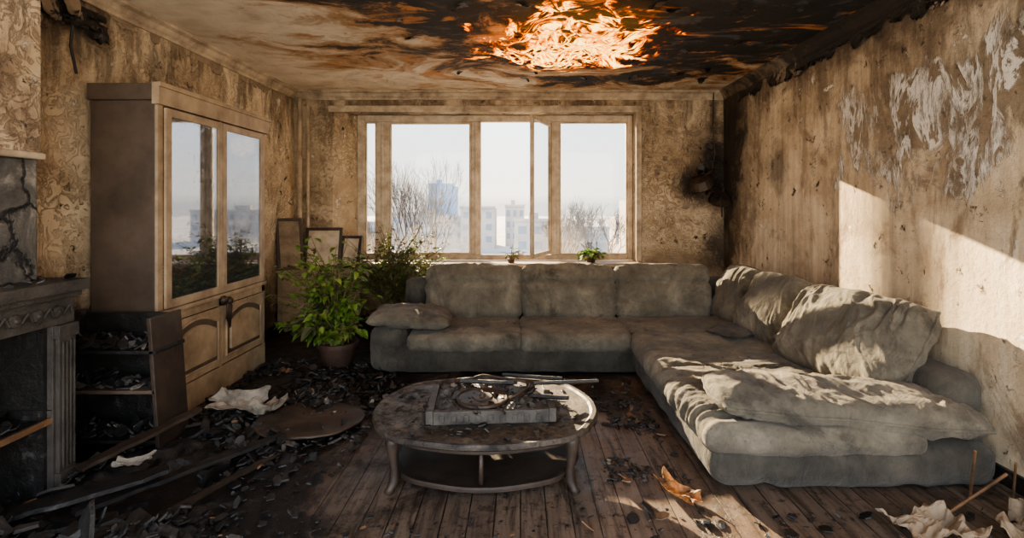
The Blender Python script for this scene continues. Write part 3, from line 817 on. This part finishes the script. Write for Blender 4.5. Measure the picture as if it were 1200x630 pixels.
# ------------------------------------------------------------------ plants
def leaf(b,p,d,L,W,mi=0,droop=.3):
    d=Vector(d).normalized(); up=Vector((random.gauss(0,.35),random.gauss(0,.35),1)); s=d.cross(up)
    if s.length<.01: s=Vector((1,0,0))
    s.normalize(); n=s.cross(d)
    vs=[];prof=[(0,.05),(.25,.8),(.55,1),(.8,.6),(1,.02)]
    for t,w in prof:
        c=p+d*(L*t)-Vector((0,0,1))*(droop*L*t*t)
        vs+= [c-s*(W/2*w)+n*(W*.15*w),c-n*0,c+s*(W/2*w)+n*(W*.15*w)]
    fs=[]
    for i in range(4):
        for k in(0,1): fs.append((i*3+k,i*3+k+1,(i+1)*3+k+1,(i+1)*3+k))
    b.add(vs,fs,mi)
def bush(name,c,z0,stems,hgt,spread,L,nl,mats,bias=(0,0),parent=None,wts=(1,),xmax=9,bare=0,fy=.7):
    b=MB()
    for s_ in range(stems+bare):
        a=random.random()*6.28; r=spread*random.uniform(.25,1)
        hh=hgt*random.uniform(.45,1)*(1-.35*(r/spread)**2)
        if s_>=stems: hh*=1.15
        p0=Vector((c[0]+random.gauss(0,.03),c[1]+random.gauss(0,.03),z0))
        p3=Vector((min(xmax,c[0]+r*math.cos(a)+bias[0]),c[1]+r*fy*math.sin(a)+bias[1],z0+hh))
        p1=p0+Vector((0,0,hh*.5)); pts=[]
        for i in range(9):
            t=i/8; q=p0.lerp(p1,t).lerp(p1.lerp(p3,t),t)
            q+=Vector((noise.noise(q*4),noise.noise(q*4+Vector((3,3,3))),0))*.04*t
            pts.append(q)
        b.tube(pts,[.008*(1-.75*i/8) for i in range(9)],5,0)
        for k in range(nl if s_<stems else 3):
            t=random.uniform(.3,1); f=t*8; i=min(7,int(f)); q=pts[i].lerp(pts[i+1],f-i)
            w=random.random()*6.28; dd=Vector((math.cos(w),math.sin(w),random.uniform(-.3,.6)))
            pe=q+dd*random.uniform(.01,.05)
            l=L*random.uniform(.6,1.25)
            leaf(b,pe,dd,l,l*random.uniform(.5,.72),random.choices(range(1,1+len(wts)),wts)[0],random.uniform(.1,.7))
    return b.done(name,mats,smooth=False,recalc=False,parent=parent)
pp=empty('potted_plant')
def pot(name,c,r,h,parent):
    b=MB(); b.lathe([(r*.68,0),(r*.72,.01),(r*.95,h*.82),(r*1.06,h*.82),(r*1.08,h),(r*.95,h),(r*.93,h*.9),(.001,h*.88)],c=c,seg=36,mi=0)
    b.done('pot','pot',smooth=False,parent=parent)
    b=MB(); b.lathe([(r*.92,h*.86),(r*.7,h*.92),(.001,h*.93)],c=c,seg=24); b.done('soil','soil',parent=parent)
pot('pot',(-1.72,4.82,0),.18,.22,pp)
bush('foliage',(-1.72,4.82),.20,56,1.06,.60,.075,20,['stem','leaf','leafd'],(-.08,0),parent=pp,wts=(3,1),xmax=-1.47,bare=10)
bush('low_foliage',(-1.82,4.82),.20,30,.36,.56,.10,14,['stem','leaf','leafd'],(-.10,-.05),parent=pp,wts=(3,1),xmax=-1.52)
pq=empty('potted_plant')
pot('pot',(-1.62,5.98,0),.17,.26,pq)
bush('foliage',(-1.54,5.98),.24,130,1.10,.70,.055,22,['stem','leafd','leaf'],(.16,0),parent=pq,wts=(5,1),bare=30,fy=.34)
pr=empty('windowsill_plant'); 
b=MB(); b.lathe([(.05,0),(.07,.07),(.075,.07),(.075,.08),(.001,.075)],c=(.90,6.56,.766),seg=20); b.done('pot','pot',parent=pr)
bush('foliage',(.90,6.56),.84,16,.10,.26,.085,10,['stem','leaf','leafd'],parent=pr,wts=(2,1))
ps=empty('dried_twig')
b=MB(); b.lathe([(.04,0),(.05,.05),(.001,.05)],c=(-.12,6.52,.766),seg=16); b.done('pot','pot',parent=ps)
bush('twigs',(-.12,6.52),.815,9,.20,.20,.05,5,['stem','leafd'],parent=ps)
for yy in (3.74,4.42):
    dp=empty('reflection_stand_in_leaves')  # red leaves added behind the glass to imitate a reddish reflection
    b=MB(); b.lathe([(.04,0),(.06,.06),(.03,.10),(.001,.10)],c=(-2.62,yy,.752),seg=16); b.done('vase','pot',parent=dp)
    bush('foliage',(-2.60,yy),.84,36,.28,.26,.05,16,['stem','leafr','leaf'],(.07,0),parent=dp,wts=(2,1.2),xmax=-2.48)

# ------------------------------------------------------------------ burnt wall fixture, cables, peeled paper
wf=empty('burnt_wall_lamp'); b=MB()
b.tube([(2.46,6.52,2.94),(2.44,6.50,2.5),(2.46,6.48,2.15),(2.42,6.46,1.95)],.008,6)
b.tube([(2.46,6.54,1.95),(2.40,6.40,1.93),(2.30,6.36,1.87),(2.22,6.35,1.80)],.02,8)
b.tube([(2.44,6.5,1.86),(2.5,6.3,1.7),(2.46,6.28,1.55),(2.48,6.3,1.35)],.012,6)
b.lathe([(.05,0),(.13,-.02),(.16,-.12),(.15,-.12),(.11,-.03),(.001,-.02)],seg=20,T=TR((2.22,6.36,1.84),20,-25,0))
b.lathe([(.04,0),(.10,-.02),(.12,-.1),(.11,-.1),(.001,-.02)],seg=20,T=TR((2.47,6.30,1.62),-30,20,0))
b.done('arms_and_shades','metal',smooth=False,parent=wf)
b=MB()
for _ in range(46):
    shard(b,random.gauss(2.36,.10),random.uniform(6.40,6.50),random.gauss(1.8,.2),random.uniform(.02,.07),random.choice((0,0,1)),flat=1.2)
b.done('melted_clumps',['char','ash'],recalc=False,parent=wf)
b=MB(); b.tube([(-2.86,3.20,2.75),(-2.80,3.20,2.62),(-2.83,3.22,2.5),(-2.81,3.24,2.33)],.008,6); b.done('loose_cable','wire')

def flap(b,o,along,down,out,w,l,seed,curl=1.4,mi=0,lift=.5):
    o=Vector(o);al=Vector(along);dn=Vector(down);ou=Vector(out); n=10;mm=8;vs=[];fs=[]
    for i in range(n+1):
        t=i/n; a=curl*t*t*1.6
        for j in range(mm+1):
            s_=j/mm-.5
            ww=w*(1-.7*t*t)*(1+.35*noise.noise(Vector((t*3,seed,s_*3))))
            p=o+al*(s_*ww+.04*noise.noise(Vector((t*2,seed,7)))*t)+dn*(l*t*math.cos(a*.6)*(1+.3*noise.noise(Vector((s_*5,seed,2)))))+ou*(.004+l*lift*math.sin(a*.5)*t+.01*abs(noise.noise(Vector((t*4,s_*4,seed)))))
            vs.append(p)
    for i in range(n):
        for j in range(mm):
            k=i*(mm+1)+j; fs.append((k,k+1,k+mm+2,k+mm+1))
    b.add(vs,fs,mi)
b=MB()
for i in range(46):
    y=random.uniform(2.6,6.3)
    flap(b,(XR,y,2.85),(0,1,0),(0,0,-1),(-1,0,0),random.uniform(.10,.30),random.uniform(.05,.20),i,.8,random.choices((0,1),(1,4))[0],.15)
b.done('peeling_wallpaper',['plasterchunk','char'],smooth=True,recalc=False)
b=MB()
for i in range(8):
    flap(b,(random.uniform(1.65,2.3),YB,random.uniform(1.2,2.8)),(1,0,0),(0,0,-1),(0,-1,0),random.uniform(.04,.10),random.uniform(.05,.14),40+i,1.2,0,.3)
b.done('peeling_wallpaper',['plasterchunk','char'],smooth=True,recalc=False)
b=MB()
for i in range(12):
    flap(b,(XL,random.uniform(3.6,5.8),2.85),(0,1,0),(0,0,-1),(1,0,0),random.uniform(.08,.25),random.uniform(.05,.16),80+i,.8,0,.15)
for i in range(16):
    flap(b,(XL+random.uniform(.0,.06),random.uniform(2.95,3.5),random.uniform(2.72,2.85)),(0,1,0),(.15,0,-1),(1,0,0),random.uniform(.08,.24),random.uniform(.08,.24),120+i,1.0,random.choice((1,1,0)),.3)
b.done('peeling_wallpaper',['plasterchunk','char'],smooth=True,recalc=False)
b=MB()
for i in range(26):
    x=random.uniform(-1.2,2.3);y=random.uniform(2.8,6.0);a=random.random()*6.28
    flap(b,(x,y,ZC),(math.cos(a),math.sin(a),0),(-math.sin(a),math.cos(a),0),(0,0,-1),random.uniform(.06,.16),random.uniform(.06,.16),200+i,.8,1)
b.done('peeling_ceiling_paint',['plasterchunk','char'],smooth=True,recalc=False)

# ------------------------------------------------------------------ ceiling fire
fire=empty('ceiling_fire')
for li in range(3):
    n=80;vs=[];fs=[]
    for i in range(n+1):
        for j in range(n+1):
            x=.42+(-.5+i/n)*2.4;y=4.2+(-.5+j/n)*2.3
            r2=((x-.42)/1.2)**2+((y-4.2)/1.15)**2
            q=Vector((x*2.2,y*2.2,li*4.))
            z=2.93-.03*li-max(0,(1-r2))*(.02+.04*li)-.12*(noise.noise(q)+.5*noise.noise(q*2.4))*max(0,1-r2)
            vs.append((x,y,min(z,2.945-.004*li)))
    for i in range(n):
        for j in range(n):
            k=i*(n+1)+j; fs.append((k,k+n+1,k+n+2,k+1))
    b=MB();b.add(vs,fs);b.done('flame_sheet_%d'%(li+1),'flame%d'%li,smooth=True,recalc=False,parent=fire)
L=bpy.data.lights.new('fire_glow','POINT'); L.energy=12; L.color=(1,.52,.2); L.shadow_soft_size=.2
o=bpy.data.objects.new('fire_glow',L); o.location=(.36,4.2,2.60); scene.collection.objects.link(o); 

# ------------------------------------------------------------------ exterior
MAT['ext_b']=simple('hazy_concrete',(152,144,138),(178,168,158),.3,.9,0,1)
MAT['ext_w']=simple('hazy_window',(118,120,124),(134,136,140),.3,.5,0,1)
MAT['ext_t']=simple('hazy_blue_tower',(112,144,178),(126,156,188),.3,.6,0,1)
MAT['ext_g']=simple('frosty_ground',(150,140,130),(184,176,168),.05,.95,.2,1)
b=MB(); b.box(-400,400,12,500,-9.6,-9.4); b.done('ground','ext_g')
def building(name,x0,x1,y0,y1,z1,mat='ext_b',fl=3.0):
    b=MB(); b.box(x0,x1,y0,y1,-9.4,z1); b.box(x0-.2,x1+.2,y0-.2,y0+.3,z1,z1+.6); b.box(x0+(x1-x0)*.3,x0+(x1-x0)*.5,y0+1,y0+3,z1,z1+1.8)
    nx=max(3,int((x1-x0)/2.6)); w=(x1-x0)/nx; z=z1-fl
    while z>-9:
        for i in range(nx): b.box(x0+w*(i+.25),x0+w*(i+.75),y0-.06,y0,z+.6,z+2.1,1)
        z-=fl
    b.done(name,[mat,'ext_w'])
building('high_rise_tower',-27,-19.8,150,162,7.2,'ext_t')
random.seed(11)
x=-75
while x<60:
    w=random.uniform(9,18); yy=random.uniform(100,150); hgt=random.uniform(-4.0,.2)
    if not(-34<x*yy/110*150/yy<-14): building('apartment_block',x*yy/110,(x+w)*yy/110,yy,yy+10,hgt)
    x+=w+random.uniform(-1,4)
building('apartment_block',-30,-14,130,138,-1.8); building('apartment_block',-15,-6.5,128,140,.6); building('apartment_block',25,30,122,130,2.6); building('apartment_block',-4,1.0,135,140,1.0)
b=MB(); b.lathe([(.20,0),(.20,1),(.16,1.2),(.15,24),(.18,24.2),(.18,24.6),(.001,24.6)],c=(-11.01,32.07,-9.4),seg=16); b.done('sun_gap_blocker','ext_b',smooth=True)  # unseen stack added outside to cut a shadow gap between the sun patches

def tree(name,base,h,seed,r0=.16,depth=7,spread=.5,sx=1):
    rnd=random.Random(seed); b=MB()
    def grow(p,d,l,r,k):
        pts=[p];dd=Vector(d)
        for i in range(3):
            dd=(dd+Vector((rnd.gauss(0,.09),rnd.gauss(0,.09),rnd.gauss(.08,.06)))).normalized(); pts.append(pts[-1]+dd*l/3)
        b.tube(pts,[r,r*.9,r*.8,r*.72],5 if k>2 else 3,cap=False)
        if k==0: return
        for j in range(3 if rnd.random()<.6 else 2):
            a=rnd.random()*6.28; s_=spread*rnd.uniform(.6,1.3)
            o=dd.orthogonal().normalized(); o=Matrix.Rotation(a,3,dd)@o
            grow(pts[-1] if j<2 else pts[2],(dd+o*s_).normalized(),l*rnd.uniform(.66,.84),r*rnd.uniform(.60,.72),k-1)
    d0=Vector((0,0,1)); grow(Vector(base),d0,h*.32,r0,depth)
    top=[v for v in b.v if v.z>base[2]+h*.55]
    mx=sum(v.x for v in top)/len(top); mz=max(v.z for v in b.v)
    for v in b.v:
        t=(v.z-base[2])/h; v.x-= (mx-base[0])*min(1,max(0,t)); v.x=base[0]+(v.x-base[0])*sx; v.z=base[2]+(v.z-base[2])*h/(mz-base[2])
    return b.done(name,'bark',recalc=False)
tree('bare_tree',(-5.3,25,-9.4),13.4,3,.18,8,.42,.62)
tree('bare_tree',(3.4,34,-9.4),11.8,5,.19,8,.5,.8)
tree('bare_tree',(6.6,42,-9.4),11.3,8,.19,7)
tree('bare_tree',(-11.9,36,-9.4),10.6,9,.17,7,.5,.7)

# ------------------------------------------------------------------ world and sun
w=bpy.data.worlds.new('World'); scene.world=w; w.use_nodes=True; nt=w.node_tree
bg=nt.nodes['Background']; tc=nt.nodes.new('ShaderNodeTexCoord'); sp=nt.nodes.new('ShaderNodeSeparateXYZ')
nt.links.new(tc.outputs['Generated'],sp.inputs[0]); cr=nt.nodes.new('ShaderNodeValToRGB'); nt.links.new(sp.outputs[2],cr.inputs[0])
els=cr.color_ramp.elements; els[0].position=0; els[0].color=(.70,.64,.56,1); els[1].position=.9; els[1].color=(.36,.50,.72,1)
e=els.new(.02); e.color=(1.0,.90,.76,1); e=els.new(.16); e.color=(.88,.91,.93,1); e=els.new(.35); e.color=(.62,.73,.86,1)
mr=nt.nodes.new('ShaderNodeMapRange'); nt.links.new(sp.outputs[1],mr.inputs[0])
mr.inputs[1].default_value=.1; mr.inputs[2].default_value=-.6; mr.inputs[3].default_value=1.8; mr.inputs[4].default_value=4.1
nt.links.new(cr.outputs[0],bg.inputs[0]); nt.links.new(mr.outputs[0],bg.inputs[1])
S=bpy.data.lights.new('sun','SUN'); S.energy=27; S.color=(1,.75,.46); S.angle=math.radians(.35)
o=bpy.data.objects.new('sun',S); scene.collection.objects.link(o)
o.rotation_euler=Vector((1,-2.1,-.693)).to_track_quat('-Z','Y').to_euler(); o.location=(-10,30,12)

# ------------------------------------------------------------------ camera
cam=bpy.data.cameras.new('camera'); cam.sensor_width=36; cam.lens=18; cam.shift_x=-10/1200; cam.shift_y=-75/1200; cam.clip_end=1000
o=bpy.data.objects.new('camera',cam); o.location=(0,0,H); o.rotation_euler=(math.pi/2,0,0); scene.collection.objects.link(o); scene.camera=o
scene.view_settings.view_transform='AgX'; scene.view_settings.exposure=.7
try: scene.view_settings.look='AgX - Medium High Contrast'
except Exception as ex: print(ex)
